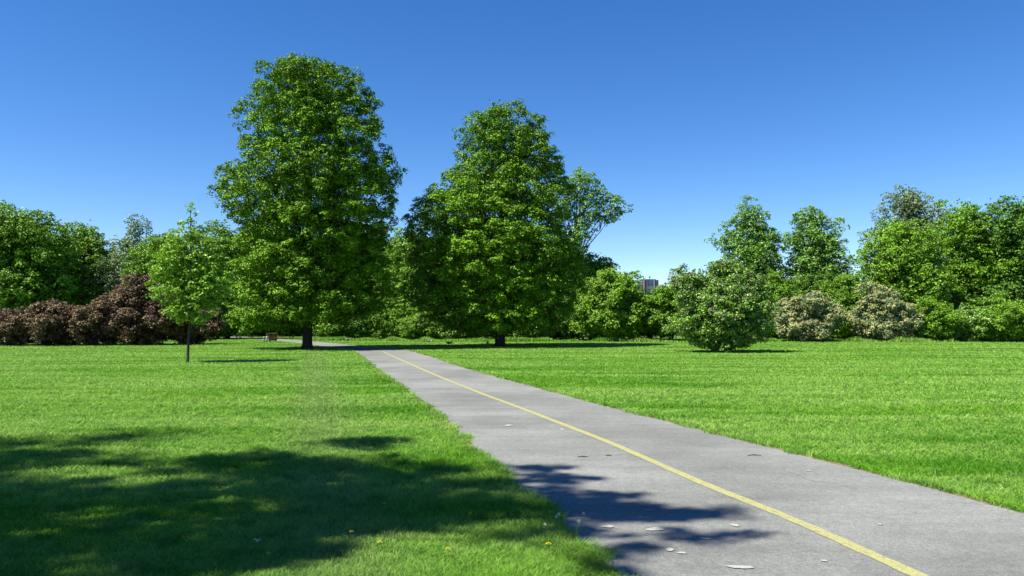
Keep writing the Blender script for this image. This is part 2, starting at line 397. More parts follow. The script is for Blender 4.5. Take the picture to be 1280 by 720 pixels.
V, F = blades(gx, gy, h, wd, 1.5)
g = link('lawn_grass', np_mesh('lawn_grass', V, F), M['blade']); tag(g, 'short mown lawn grass on both sides of the path', 'grass', kind='stuff')

# ------------------------------------------------------------------ foliage
def unit(v): return v / np.maximum(1e-9, np.linalg.norm(v, axis=-1, keepdims=True))
def leaves_mesh(name, P, Nn, S, r=rng, aspect=0.42):
    n = len(P); t = unit(np.cross(Nn, r.normal(size=(n, 3)))); b = np.cross(Nn, t)
    S = S[:, None]; V = np.zeros((n, 4, 3))
    V[:, 0] = P - t * S * 0.5; V[:, 2] = P + t * S * 0.5 - Nn * S * 0.10
    V[:, 1] = P + b * S * aspect + Nn * S * 0.12; V[:, 3] = P - b * S * aspect + Nn * S * 0.12
    return np_mesh(name, V.reshape(-1, 3), np.arange(n * 4).reshape(n, 4))
def clump_leaves(C, Rd, out, n_per, size, flat=0.75, r=rng, spread=0.38, per=11, tuft=(0.9, 1.9)):
    """leaves over the upper and outer side of each clump; C centres, Rd radii, out outward unit vectors"""
    k = np.maximum(2, (n_per / per * (Rd / Rd.mean()) ** 2).astype(int)); idx = np.repeat(np.arange(len(C)), k); n = len(idx)
    D = unit(r.normal(size=(n, 3))); D = unit(D + out[idx] * 0.35 + np.array([0, 0, 0.35]))
    rad = Rd[idx] * (0.6 + 0.45 * r.random(n) ** 0.6)
    # frayed outline: every clump has a few longer sprays
    f = 1 + 0.30 * np.sin(D[:, 0] * 5 + idx * 1.7) * np.sin(D[:, 1] * 6 + idx * 2.3) + 0.2 * np.sin(D[:, 2] * 9 + idx)
    T = C[idx] + D * (rad * f)[:, None] * np.array([1, 1, flat])
    # each spray ends in a small umbrella-like tuft of leaves
    tr = size * r.uniform(tuft[0], tuft[1], n); ti = np.repeat(np.arange(n), per); m = len(ti)
    E = unit(r.normal(size=(m, 3)) + D[ti] * 0.5 + np.array([0, 0, 0.7]))
    P = T[ti] + E * (tr[ti] * r.uniform(0.6, 1.1, m))[:, None] * np.array([1, 1, 0.7])
    Nn = unit(E * 0.9 + D[ti] * 0.2 + np.array([0, 0, 0.5]) + r.normal(size=(m, 3)) * spread)
    return P, Nn, size * (0.6 + 0.65 * r.random(m))
def spaced(cands, dist, limit=None):
    out = []
    A = np.empty((0, 3))
    for c in cands:
        if len(out) and np.min(np.sum((A - c) ** 2, 1)) < dist * dist: continue
        out.append(c); A = np.array(out)
        if limit and len(out) >= limit: break
    return A

def rows_sampler(rows, Y, n, shell=(0.66, 1.0), depth=0.9, r=rng):
    """candidate clump centres near the surface of a body given by its left and right outline"""
    yy = np.array([a[0] for a in rows], float); xl = np.array([a[1] for a in rows], float); xr = np.array([a[2] for a in rows], float)
    wt = np.interp(np.linspace(yy[0], yy[-1], 200), yy, (xr - xl) / 2 + 8)
    ys = r.choice(np.linspace(yy[0], yy[-1], 200), n, p=wt / wt.sum()); ys = ys + r.uniform(-1, 1, n)
    ys = np.clip(ys, yy[0], yy[-1])
    a = np.interp(ys, yy, xl); b = np.interp(ys, yy, xr)
    phi = r.random(n) * 2 * np.pi; rho = r.uniform(shell[0], shell[1], n)
    hw = (b - a) / 2; m = (a + b) / 2
    lump = 1 + 0.035 * np.sin(phi * 3 + ys * 0.06) + 0.035 * np.sin(phi * 5 - ys * 0.1)
    P = np.zeros((n, 3)); O = np.zeros((n, 3))
    for i in range(n):
        yd = Y + math.sin(phi[i]) * hw[i] * Y / 960 * depth * rho[i] * lump[i]
        p = W(m[i], ys[i], Y); q = W(m[i] + hw[i], ys[i], Y)
        rx = (q[0] - p[0]) * rho[i] * (lump[i] if math.sin(phi[i]) > -2 else 1)
        P[i] = (p[0] + math.cos(phi[i]) * rx, yd, p[2]); O[i] = (math.cos(phi[i]), math.sin(phi[i]), 0.35)
    return P, unit(O)
def lobes_sampler(lobes, Y, spacing, r=rng, shell=0.8, dfac=1.0):
    L_ = []
    for lb in lobes:
        px, py, rx, ry = lb[:4]; dy = lb[4] if len(lb) > 4 else 0.0
        c = W(px, py, Y + dy); a = abs(W(px + rx, py, Y + dy)[0] - c[0]); z = abs(W(px, py - ry, Y + dy)[2] - c[2])
        q = spacing * 0.55; L_.append((c, np.array([max(a - q, a * .5), max(a - q, a * .5) * dfac, max(z - q, z * .5)])))
    Ps, Os = [], []
    for i, (c, s) in enumerate(L_):
        area = 4 * math.pi * ((s[0] * s[1]) ** 1.6 / 3 + (s[0] * s[2]) ** 1.6 / 3 + (s[1] * s[2]) ** 1.6 / 3) ** (1 / 1.6)
        n = int(6 * area / spacing ** 2) + 12
        D = unit(r.normal(size=(n, 3))); rho = (r.uniform(shell, 1.0, n) * (1 + 0.28 * (r.random(n) < 0.10) * (D[:, 2] > -0.2)))[:, None]
        P = c + D * s * rho * (1 + 0.13 * np.sin(D[:, 0] * 5.3 + i) * np.sin(D[:, 2] * 4.7 + i * 2) + 0.08 * np.sin(D[:, 1] * 9 + D[:, 2] * 7))[:, None]; ok = P[:, 2] > 0.12
        for j, (c2, s2) in enumerate(L_):
            if j != i: ok &= np.sum(((P - c2) / s2) ** 2, 1) > 0.62
        Ps.append(P[ok]); Os.append(unit((D / s)[ok]))
    P = np.concatenate(Ps); O = np.concatenate(Os); k = r.permutation(len(P)); return P[k], O[k], L_

def tree_limbs(root, base, top, C, r0, mat, nlimb=26, start=0.22, twigs=0, lr=None):
    """trunk with root flare, limbs arching to the clumps"""
    B = Vector(base); T = Vector(top); H = (T - B).length; rr = random.Random(int(abs(base[0] * 131 + base[1] * 17)))
    mb = MB(); pts = []; rad = []; nseg = 12
    for i in range(nseg + 1):
        t = i / nseg; wob = 0.012 * H * math.sin(t * 5 + base[0]) * t
        pts.append(B.lerp(T, t) + Vector((wob, wob * 0.6, 0))); 
        flare = 0.45 * math.exp(-t * H / max(0.15, r0 * 1.6))
        rad.append(max(0.012, r0 * (1 + flare) * (1 - t) ** 0.8 + 0.008))
    pts.insert(1, pts[0].lerp(pts[1], 0.18)); rad.insert(1, r0 * 1.14); rad[0] = r0 * 1.5
    pts = [p - B for p in pts]
    mb.tube(pts, rad, 12); tr = mb.build('trunk', mat, root, True)
    lm = MB(); n = 0
    order = list(range(len(C))); rr.shuffle(order)
    ends = order[:nlimb + twigs]; main = []
    for q, i in enumerate(ends):
        e = Vector([float(a) for a in C[i]]) - B
        if q < nlimb or not main:
            z = min(max(e.z * 0.62 - 0.18 * math.hypot(e.x, e.y), H * start * rr.uniform(0.85, 1.25)), H * 0.9); t = z / H
            s = (T - B) * t + Vector((0.012 * H * math.sin(t * 5 + base[0]) * t,) * 1 + (0, 0)); rs = max(0.02, r0 * (1 - t) ** 0.8 * (lr or 0.42))
        else:
            mm = min(main, key=lambda m: (m[1] - e).length); s = mm[0].lerp(mm[1], 0.6); rs = mm[2] * 0.45
        m1 = s.lerp(e, 0.4) + Vector((rr.uniform(-.08, .08), rr.uniform(-.08, .08), 0.10)) * (e - s).length * 0.8
        m2 = s.lerp(e, 0.75) + Vector((rr.uniform(-.05, .05), rr.uniform(-.05, .05), 0.05)) * (e - s).length
        lm.tube([s, m1, m2, e], [rs, rs * 0.65, rs * 0.4, rs * 0.15], 5, False)
        if q < nlimb: main.append((m1, e, rs))
    if lm.v: lm.build('limbs', mat, root, True)
def finish_tree(name, label, cat, base, C, O, Rd, leafmat, n_per, size, r0, trunk_top, bark='bark', nlimb=26, twigs=0, flat=0.75, group=None,
                start=0.22, bloom=None, bloomfrac=0.3, spread=0.36, fill=0.0, seed=1, trunk=True, lr=None, per=11, tuft=(0.9, 1.9)):
    if per == 11: n_per = int(n_per * 1.5); size *= 0.82; per = 14; tuft = (1.1, 2.3)
    r = np.random.default_rng(seed); B = np.array([base[0], base[1], 0.0]); root = empty(name, B); tag(root, label, cat, group)
    if trunk: tree_limbs(root, B, trunk_top, C, r0, M[bark], nlimb, start, twigs, lr)
    else:
        sm = MB(); rr = random.Random(seed)
        for i in range(9):
            c = C[rr.randrange(len(C))] - B; e = Vector((c[0] * 0.8, c[1] * 0.8, c[2])); s = Vector((rr.uniform(-.25, .25), rr.uniform(-.25, .25), -0.03))
            sm.tube([s, s.lerp(e, .5) + Vector((0, 0, .2)), e], [r0, r0 * .6, r0 * .2], 5)
        sm.build('stems', M[bark], root, True)
    P, Nn, S = clump_leaves(C, Rd, O, n_per, size, flat, r, spread, per, tuft)
    if fill > 0:
        k = int(len(P) * fill); ax = C.mean(0); i = r.integers(0, len(C), k); t = r.uniform(0.25, 0.85, k)[:, None]
        axis = np.stack([np.full(k, ax[0]), np.full(k, ax[1]), C[i][:, 2]], 1)
        Pi = axis * (1 - t) + C[i] * t + r.normal(size=(k, 3)) * Rd.mean() * 0.5
        P = np.concatenate([P, Pi]); Nn = np.concatenate([Nn, unit(r.normal(size=(k, 3)))]); S = np.concatenate([S, size * 1.3 * (0.7 + 0.6 * r.random(k))])
    ok = P[:, 2] > 0.04; P, Nn, S = P[ok] - B, Nn[ok], S[ok]
    link('crown' if trunk else 'foliage', leaves_mesh('crown', P, Nn, S, r), M[leafmat], root)
    if bloom:
        zz = C[:, 2] / C[:, 2].max() * (1.4 if bloom == 'lilacbloom' else 0.3) + r.random(len(C)); k = np.argsort(-zz)[:max(3, int(len(C) * bloomfrac))]
        P, Nn, S = clump_leaves(C[k] + O[k] * Rd[k][:, None] * 0.35, Rd[k] * 0.8, O[k], n_per * (0.5 if bloom == 'lilacbloom' else 1.2), size * (0.7 if bloom == 'lilacbloom' else 0.85), flat, r, 0.5)
        link('blossom' if bloom != 'burgtip' else 'shoot_tips', leaves_mesh('blossom', P - B, Nn, S, r), M[bloom], root)
    return root
def maple(rows, base, Y, label, seed, top_px, r0, n=430, cr=0.62):
    r = np.random.default_rng(seed)
    rows = [(a + 7, b + 2 + 8 * min(1, (a - 76) / 160), c - 2 - 7 * min(1, (a - 76) / 160)) for a, b, c in rows]
    P, O = rows_sampler(rows, Y, n * 7, r=r); k = r.permutation(len(P)); P, O = P[k], O[k]
    A = []; OO = []
    for p, o in zip(P, O):
        if A and np.min(np.sum((np.array(A) - p) ** 2, 1)) < (cr * 1.5) ** 2: continue
        A.append(p); OO.append(o)
        if len(A) >= n: break
    Pi, Oi = rows_sampler(rows, Y, int(n * 0.16), shell=(0.2, 0.6), r=r)
    C = np.concatenate([np.array(A), Pi]); Ov = np.concatenate([np.array(OO), Oi])
    Rd = (0.6 + 0.65 * r.random(len(C)) ** 1.3) * cr
    return finish_tree('maple_tree', label, 'tree', base, C, Ov, Rd, 'maple', 430, 0.118, r0, W(top_px[0], top_px[1], Y), 'bark', 50, 120, 0.72, seed=seed, start=0.16, fill=0.12, per=28, tuft=(1.5, 2.9), spread=0.3)
def bush(name, label, px, Y, lobes, leafmat, cr=0.5, n_per=120, size=0.17, r0=0.05, bark='bark', cat='shrub', trunk=False, group=None, top=None,
         nlimb=14, twigs=10, flat=0.8, spread=0.55, bloom=None, bloomfrac=0.3, fill=0.25, seed=1, shell=0.78, gap=1.15, dfac=1.0, start=0.2, lr=None, inner=0.2):
    r = np.random.default_rng(seed)
    P, O, L_ = lobes_sampler(lobes, Y, cr, r, shell, dfac)
    A = []; OO = []
    for p, o in zip(P, O):
        if A and np.min(np.sum((np.array(A) - p) ** 2, 1)) < (cr * gap) ** 2: continue
        A.append(p); OO.append(o)
    C = np.array(A); Ov = np.array(OO)
    if inner > 0:
        k = r.permutation(len(C))[:int(len(C) * inner)]; cen = np.array([L_[0][0]])
        near = np.array([min(L_, key=lambda l: np.sum((l[0] - c) ** 2))[0] for c in C[k]])
        C = np.concatenate([C, near + (C[k] - near) * 0.5]); Ov = np.concatenate([Ov, Ov[k]])
    Rd = r.uniform(0.6, 1.35, len(C)) * cr
    bp = W(px, 420, Y)
    tp = top if top is not None else (max(L_, key=lambda l: l[0][2])[0])
    return finish_tree(name, label, cat, bp, C, Ov, Rd, leafmat, n_per, size, r0, tp, bark, nlimb, twigs, flat, group, start, bloom, bloomfrac, spread, fill, seed, trunk, lr)

# --- the two big maples
rowsL = [(74, 362, 406), (82, 340, 432), (98, 318, 452), (118, 306, 464), (135, 300, 472), (160, 298, 482), (190, 298, 492), (205, 290, 496), (216, 276, 498), (240, 272, 502), (262, 280, 502),
         (290, 292, 488), (330, 292, 492), (360, 290, 492), (385, 293, 486), (392, 290, 462), (398, 290, 345), (404, 297, 325)]
bL = G(384, 436)
maple(rowsL, bL, bL[1], 'tallest maple, dense dark green crown, trunk just left of where the path bends', 11, (386, 100), 0.27, 620, 0.58)
rowsR = [(130, 616, 650), (142, 598, 668), (152, 574, 684), (172, 570, 696), (190, 564, 700), (210, 555, 708), (228, 540, 712), (246, 522, 716), (262, 508, 720), (280, 500, 724), (305, 507, 728), (340, 507, 729),
         (365, 512, 728), (385, 516, 722), (398, 530, 712), (404, 560, 690)]
bR = G(625, 433)
maple(rowsR, bR, bR[1], 'broad pyramid-shaped maple standing alone right of the path', 12, (632, 150), 0.29, 620, 0.60)

# --- sapling
bush('young_tree', 'slender young tree with thin grey trunk on the left lawn', 235, 30.1,
     [(241, 268, 9, 16), (228, 282, 10, 10), (246, 286, 9, 10), (194, 345, 10, 8), (283, 352, 9, 9), (206, 312, 10, 8), (224, 302, 16, 16), (250, 305, 20, 20), (215, 330, 26, 20), (256, 338, 24, 24), (236, 320, 26, 26), (212, 362, 24, 20), (252, 368, 28, 20), (236, 390, 30, 16), (270, 352, 16, 18)],
     'sapling', 0.22, 30, 0.125, 0.048, 'barkdark', 'tree', True, top=W(241, 262, 30.1), nlimb=26, twigs=40, fill=0.05, seed=21, gap=1.25, start=0.24, shell=0.4, inner=0.1, lr=0.5)

# --- left side: burgundy shrubs and the trees behind them
bush('burgundy_shrub', 'large burgundy-leaved shrub mass left of the young tree', 190, 53, [(172, 382, 28, 30), (202, 396, 28, 26), (178, 407, 34, 24), (150, 402, 30, 28), (146, 386, 22, 22)], 'burg', 0.45, 170, 0.15, seed=31, bloom='burgtip', bloomfrac=0.75)
bush('burgundy_shrub', 'low burgundy shrub directly behind the thin grey trunk', 245, 54, [(232, 408, 26, 22), (256, 411, 16, 18), (218, 402, 20, 24)], 'burg', 0.4, 170, 0.15, seed=32, bloom='burgtip', bloomfrac=0.75)
bush('burgundy_shrub', 'burgundy shrub leaning at the far left edge of the lawn', 90, 52, [(112, 408, 28, 22), (70, 406, 32, 26), (25, 412, 34, 20), (-20, 408, 30, 22)], 'burg', 0.45, 150, 0.15, seed=33, bloom='burgtip', bloomfrac=0.7)
T = 'trees closing the left side'
bush('ash_tree', 'thin grey-green tree at the left edge with wispy top', 168, 74, [(172, 290, 15, 22), (165, 320, 24, 24), (150, 345, 30, 30), (185, 345, 20, 28)], 'grey', 0.62, 70, 0.2, 0.16, 'barkgrey', 'tree', True, seed=41, gap=1.3, nlimb=18, twigs=30)
bush('leafy_tree', 'mid green rounded tree behind the burgundy shrub', 205, 70, [(208, 318, 28, 26), (190, 350, 30, 34), (225, 350, 32, 40), (200, 385, 40, 30)], 'mid', 0.75, 150, 0.22, 0.18, 'bark', 'tree', True, seed=42)
bush('leafy_tree', 'green tree filling the gap between young tree and tallest maple', 285, 72, [(285, 325, 34, 36), (265, 360, 34, 40), (305, 370, 34, 42), (285, 395, 44, 26)], 'mid', 0.75, 150, 0.22, 0.18, 'bark', 'tree', True, seed=43)
bush('leafy_tree', 'dark tree behind the tallest maple on its left side', 330, 84, [(325, 330, 34, 46), (355, 350, 34, 50), (330, 390, 40, 30), (290, 392, 36, 30)], 'dark', 0.8, 130, 0.25, 0.18, 'bark', 'tree', True, seed=44)
bush('leafy_tree', 'tall mid green tree beyond the left shrubs', 105, 76, [(112, 312, 26, 28), (90, 335, 40, 38), (125, 350, 36, 40), (100, 385, 46, 30)], 'mid', 0.8, 130, 0.24, 0.2, 'bark', 'tree', True, seed=45)
bush('leafy_tree', 'broad tree at the far left above the burgundy shrubs', 30, 70, [(40, 300, 30, 30), (10, 310, 46, 40), (55, 320, 40, 46), (20, 370, 60, 44)], 'mid', 0.85, 140, 0.25, 0.22, 'bark', 'tree', True, seed=46)
bush('leafy_tree', 'tree cut by the left border', -50, 74, [(-40, 290, 40, 50), (-60, 350, 60, 56)], 'mid', 0.9, 120, 0.26, 0.22, 'bark', 'tree', True, seed=47)

# --- wood behind the maples
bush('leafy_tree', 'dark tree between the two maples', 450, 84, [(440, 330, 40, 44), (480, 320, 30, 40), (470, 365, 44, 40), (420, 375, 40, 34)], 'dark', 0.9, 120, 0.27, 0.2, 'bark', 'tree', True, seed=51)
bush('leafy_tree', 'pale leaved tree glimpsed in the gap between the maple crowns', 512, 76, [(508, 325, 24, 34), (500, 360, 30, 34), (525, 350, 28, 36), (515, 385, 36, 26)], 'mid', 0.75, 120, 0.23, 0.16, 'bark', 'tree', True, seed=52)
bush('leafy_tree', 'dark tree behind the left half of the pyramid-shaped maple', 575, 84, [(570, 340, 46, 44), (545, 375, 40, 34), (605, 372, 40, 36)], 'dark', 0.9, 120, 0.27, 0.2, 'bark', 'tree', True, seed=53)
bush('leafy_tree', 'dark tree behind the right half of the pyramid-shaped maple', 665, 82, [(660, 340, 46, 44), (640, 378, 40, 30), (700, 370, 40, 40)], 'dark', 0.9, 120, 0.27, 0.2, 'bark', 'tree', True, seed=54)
bush('open_tree', 'open crowned tree with bare arching limb right of the maples', 712, 66, [(728, 235, 20, 22), (708, 250, 18, 30), (755, 262, 24, 20), (738, 262, 22, 20), (778, 262, 9, 10), (725, 288, 18, 16), (712, 310, 20, 20)], 'poplar', 0.46, 75, 0.2, 0.2, 'bark', 'tree', True, top=W(722, 235, 66), seed=55, gap=1.35, nlimb=26, twigs=50, fill=0.0, shell=0.35, inner=0.0, start=0.45, lr=0.55)
bush('leafy_tree', 'small dark-topped tree just right of the maples', 738, 68, [(755, 336, 16, 15), (735, 345, 22, 22), (742, 375, 30, 34), (722, 395, 26, 26)], 'mid', 0.6, 130, 0.2, 0.12, 'bark', 'tree', True, seed=56)

# --- hedge shrubs at the edge of the lawn
def hedge(px, Y, rx, top, m, label, seed, cr=0.42, name='hedge_shrub', **kw):
    by = 402 + 1536 / Y; c = (top + by) / 2
    hh = (by - top) / 2
    bush(name, label, px, Y, [(px, c, rx, hh), (px - rx * .5, c + hh * .25, rx * .6, hh * .75), (px + rx * .5, c + hh * .2, rx * .6, hh * .8)], m, cr, 130, 0.16, seed=seed, **kw)
hedge(372, 86, 40, 372, 'dark', 'dark shrub beyond the far bend of the path', 61)
hedge(300, 92, 40, 378, 'mid', 'shrub at the far end of the path', 62)
hedge(418, 68, 24, 392, 'bright', 'bright green shrub right of the tallest maple trunk', 63)
hedge(452, 68, 24, 378, 'dark', 'dark shrub with a bright green top midway between the maples', 64, bloom=None)
hedge(482, 67, 19, 386, 'mid', 'rounded shrub with a dark hollow under the maple gap', 65)
hedge(514, 66, 20, 398, 'mid', 'low rounded shrub left of the pyramid-shaped maple', 66)
hedge(545, 66, 22, 384, 'mid', 'green shrub two shrubs left of the pyramid maple trunk', 67)
hedge(582, 64, 28, 386, 'lilac', 'glossy leaved shrub immediately left of the pyramid maple trunk', 68)
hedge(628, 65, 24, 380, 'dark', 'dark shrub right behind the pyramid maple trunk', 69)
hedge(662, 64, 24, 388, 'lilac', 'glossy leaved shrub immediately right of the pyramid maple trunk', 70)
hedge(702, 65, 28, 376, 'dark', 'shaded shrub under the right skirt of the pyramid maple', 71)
bush('hedge_shrub', 'big bright yellow-green shrub right of the pyramid maple', 765, 63, [(768, 372, 34, 30), (750, 392, 28, 30), (785, 395, 32, 28), (762, 405, 38, 20)], 'bright', 0.45, 130, 0.18, seed=72)
bush('hedge_shrub', 'yellow-green shrub in front of the distant high-rise', 812, 66, [(808, 392, 22, 16), (828, 390, 20, 18), (815, 404, 32, 18)], 'bright', 0.45, 120, 0.17, seed=73)
bush('hedge_shrub', 'mid green shrub between the yellow-green shrub and the lilac', 838, 62, [(832, 380, 18, 22), (832, 404, 24, 18), (850, 376, 14, 22)], 'mid', 0.42, 120, 0.16, seed=74)

# --- lilac on the right lawn
bush('lilac_bush', 'large lilac bush alone on the right lawn with faded grey blooms', 908, 40.6,
     [(858, 354, 17, 15), (868, 374, 24, 20), (903, 343, 13, 17), (912, 360, 24, 22), (942, 364, 16, 18), (950, 387, 18, 24), (905, 388, 42, 34), (882, 408, 36, 24), (925, 412, 32, 22), (905, 424, 36, 14)],
     'lilac', 0.27, 80, 0.125, 0.05, seed=81, bloom='lilacbloom', bloomfrac=0.5, spread=0.8, fill=0.35)

# --- right side
bush('poplar_tree', 'left of two slender poplars rising above the lilac', 938, 76, [(937, 275, 20, 22), (925, 300, 24, 26), (952, 305, 24, 26), (935, 330, 36, 26), (960, 340, 20, 20), (930, 360, 34, 24)], 'poplar', 0.6, 95, 0.22, 0.2, 'barkgrey', 'tree', True, seed=91, gap=1.25, nlimb=24, twigs=30, fill=0.1, shell=0.55)
bush('poplar_tree', 'poplar with a forked top standing right of its twin', 1020, 76, [(1010, 278, 22, 20), (1045, 282, 13, 12), (1008, 305, 24, 26), (1034, 312, 24, 26), (1020, 335, 36, 26), (1050, 338, 14, 20), (1020, 362, 36, 24)], 'poplar', 0.6, 95, 0.22, 0.2, 'barkgrey', 'tree', True, seed=92, gap=1.25, nlimb=24, twigs=30, fill=0.1, shell=0.55)
hedge(972, 70, 30, 350, 'mid', 'shrub between the lilac and the tan flowering bush', 93)
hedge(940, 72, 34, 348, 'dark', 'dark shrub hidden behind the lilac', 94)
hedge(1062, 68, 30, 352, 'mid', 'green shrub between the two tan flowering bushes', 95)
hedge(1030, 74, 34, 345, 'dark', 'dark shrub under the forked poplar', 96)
bush('flowering_bush', 'rounded tan flowering bush right of the lilac', 1008, 62, [(1003, 384, 20, 14), (988, 402, 18, 18), (1030, 396, 18, 18), (1008, 412, 30, 13), (1018, 380, 14, 12)], 'grey', 0.36, 100, 0.14, seed=97, bloom='tan', bloomfrac=1.0)
bush('flowering_bush', 'arching tan flowering bush in front of the bright green tree', 1098, 62, [(1088, 368, 14, 12), (1104, 384, 20, 20), (1082, 398, 16, 18), (1122, 402, 22, 18), (1098, 412, 24, 12)], 'grey', 0.36, 100, 0.14, seed=98, bloom='tan', bloomfrac=0.8)
bush('leafy_tree', 'bright green tree at the right side of the park', 1115, 68, [(1108, 328, 30, 30), (1135, 315, 34, 34), (1100, 355, 30, 28), (1140, 360, 42, 40)], 'bright', 0.7, 130, 0.21, 0.2, 'bark', 'tree', True, seed=99)
bush('ash_tree', 'tall grey-leaved tree with sparse twigs above the bright green tree', 1135, 76, [(1112, 282, 20, 22), (1130, 262, 24, 26), (1155, 285, 30, 34), (1105, 300, 26, 22), (1145, 300, 40, 30)], 'grey', 0.6, 62, 0.2, 0.26, 'barkgrey', 'tree', True, seed=100, gap=1.3, nlimb=26, twigs=40, shell=0.5)
bush('leafy_tree', 'mid green tree near the right edge', 1210, 72, [(1205, 300, 36, 40), (1230, 335, 44, 46), (1190, 360, 38, 40), (1220, 390, 46, 26)], 'mid', 0.75, 130, 0.22, 0.2, 'bark', 'tree', True, seed=101)
bush('leafy_tree', 'dark tree at the far right edge', 1280, 70, [(1275, 296, 44, 42), (1300, 340, 50, 56), (1265, 380, 50, 34)], 'dark', 0.85, 130, 0.25, 0.22, 'bark', 'tree', True, seed=102)
hedge(1165, 62, 30, 380, 'mid', 'green shrub right of the arching tan bush', 103)
hedge(1215, 62, 32, 388, 'lilac', 'glossy leaved shrub on the right hedge line', 104)
hedge(1262, 61, 32, 382, 'bright', 'yellow-green shrub on the right hedge line', 105)

# --- shade tree standing beside the camera, its shadow falls over the lawn and the path
def shade_tree():
    r = np.random.default_rng(5); k = 1 / math.tan(SUN_EL); sh = np.array([k * math.cos(SUN_TRAVEL), k * math.sin(SUN_TRAVEL)])
    B = np.array([-10.2, 3.6, 0.0]); C = []; Rd = []
    def up(S, h): return np.array([S[0] - sh[0] * h, S[1] - sh[1] * h, h])
    def vis(p): return p[1] > 0.5 and abs(p[0]) / p[1] < 0.70 and (p[2] - EYE) / p[1] < 0.45
    # boughs whose shade reaches the lawn and the path: footprints on the ground and how dense they are
    foot = [((170, 650), 2.3, 1.1, 90), ((200, 600), 2.2, 0.9, 34), ((330, 578), 1.6, 0.5, 26), ((480, 556), 0.9, 0.28, 12), ((430, 590), 1.5, 0.35, 22), ((300, 620), 1.6, 0.45, 26),
            ((560, 605), 0.9, 0.42, 26), ((620, 630), 0.75, 0.34, 20), ((520, 632), 0.8, 0.28, 16), ((420, 650), 0.8, 0.25, 12), ((300, 690), 0.6, 0.2, 12), ((180, 710), 0.9, 0.35, 22),
            ((665, 586), 0.42, 0.09, 5), ((700, 598), 0.45, 0.10, 6), ((660, 610), 0.5, 0.22, 12), ((690, 634), 0.5, 0.22, 13), ((770, 640), 0.42, 0.20, 13), ((760, 622), 0.3, 0.10, 4), ((835, 646), 0.3, 0.10, 5), ((890, 641), 0.28, 0.06, 3), ((730, 665), 0.4, 0.15, 5),
            ((930, 668), 0.16, 0.05, 1), ((862, 672), 0.16, 0.07, 2), ((790, 690), 0.28, 0.08, 2), ((780, 712), 0.2, 0.08, 2), ((-60, 650), 1.6, 1.3, 30), ((60, 560), 1.2, 0.8, 14)]
    for (px, py), rx, ry, n in foot:
        c = G(px, py); n = int(n * (0.82 if px < 640 else 3.0) + 1)
        for _ in range(n):
            a = r.random() * 2 * math.pi; q = math.sqrt(r.random())
            S = c[:2] + np.array([math.cos(a) * rx * q * 1.1, math.sin(a) * (ry + .05) * q * 1.3])
            for _t in range(8):
                h = r.uniform(8.0, 12.0); p = up(S, h)
                if not vis(p): break
            else: continue
            C.append(p); Rd.append((0.125 if S[0] > -0.6 else 0.27) * r.uniform(0.7, 1.3))
    for _ in range(150):      # the side of the crown away from the path
        D = unit(r.normal(size=3)); p = np.array([-12.5, 3.0, 11.5]) + D * np.array([4.5, 4.5, 3.8]) * r.uniform(0.6, 1)
        S = p[:2] + sh * p[2]
        if S[0] > -4.6 or vis(p): continue
        C.append(p); Rd.append(0.6 * r.uniform(0.7, 1.3))
    C = np.array(C); Rd = np.array(Rd); O = unit(C - np.array([-9.5, 4.0, 8.5]))
    root = empty('shade_tree', B); tag(root, 'tall spreading tree whose boughs shade the lower left lawn and path', 'tree')
    tree_limbs(root, B, (-9.8, 3.8, 14.0), C, 0.30, M['bark'], 40, 0.38, 120, 0.4)
    ks = np.maximum(8, np.where(Rd < 0.2, 150, 340) * Rd ** 1.25).astype(int); idx = np.repeat(np.arange(len(C)), ks); n = len(idx)
    D = unit(r.normal(size=(n, 3))); P = C[idx] + D * (Rd[idx] * r.random(n) ** 0.4)[:, None] * np.array([1.25, 1.1, 0.6])
    Nn = unit(D * 0.3 + np.array([0, 0, 0.8]) + r.normal(size=(n, 3)) * 0.5)
    link('crown', leaves_mesh('crown', P - B, Nn, 0.125 * (0.7 + 0.6 * r.random(n)), r), M['maple'], root)
shade_tree()

# ------------------------------------------------------------------ long grass at the foot of the hedge
r_ = np.random.default_rng(77); n = 60000
hx = r_.uniform(380, 1330, n); Yh = 60.5 + 4.5 * r_.random(n); dens = vnoise(hx, Yh * 0, 0.06, 9)
X = (hx - 640) / 960 * Yh; Yh = Yh + 0.8 * np.sin(X * 0.35); Yh = np.where(hx < 500, Yh + 2.5, Yh)
k = r_.random(n) < 0.15 + dens; X, Yh, dens = X[k], Yh[k], dens[k]
V, F = blades(X, Yh, (0.10 + 0.28 * dens ** 2) * (0.6 + 0.8 * r_.random(len(X))), np.full(len(X), 0.05), 0.6, r_)
tag(link('long_grass', np_mesh('long_grass', V, F), M['blade']), 'unmown tufty grass along the foot of the hedge', 'long grass', kind='stuff')

# ------------------------------------------------------------------ far-off woods closing the park all round
def woods():
    r = np.random.default_rng(321); n = 900; a = r.uniform(-R(105), R(105), n); d_ = r.uniform(118, 150, n)
    T_ = (0.55 + 0.45 * vnoise(np.degrees(a) * 1.0 + 200, a * 0, 0.25, 12)) * np.where(np.abs(a) > R(38), 11.0, 5.4)
    C = np.stack([np.sin(a) * d_, np.cos(a) * d_, T_ * r.uniform(0.15, 0.8, n)], 1); O = unit(np.stack([-np.sin(a), -np.cos(a), 0 * a + .6], 1))
    P, Nn, S = clump_leaves(C, r.uniform(1.2, 2.6, n), O, 110, 0.55, 0.8, r); ok = P[:, 2] > 0.1
    o = link('distant_woods', leaves_mesh('distant_woods', P[ok], Nn[ok], S[ok], r), M['dark']); tag(o, 'far-off green woods seen through gaps behind the shrubs', 'woods', kind='stuff')
woods()

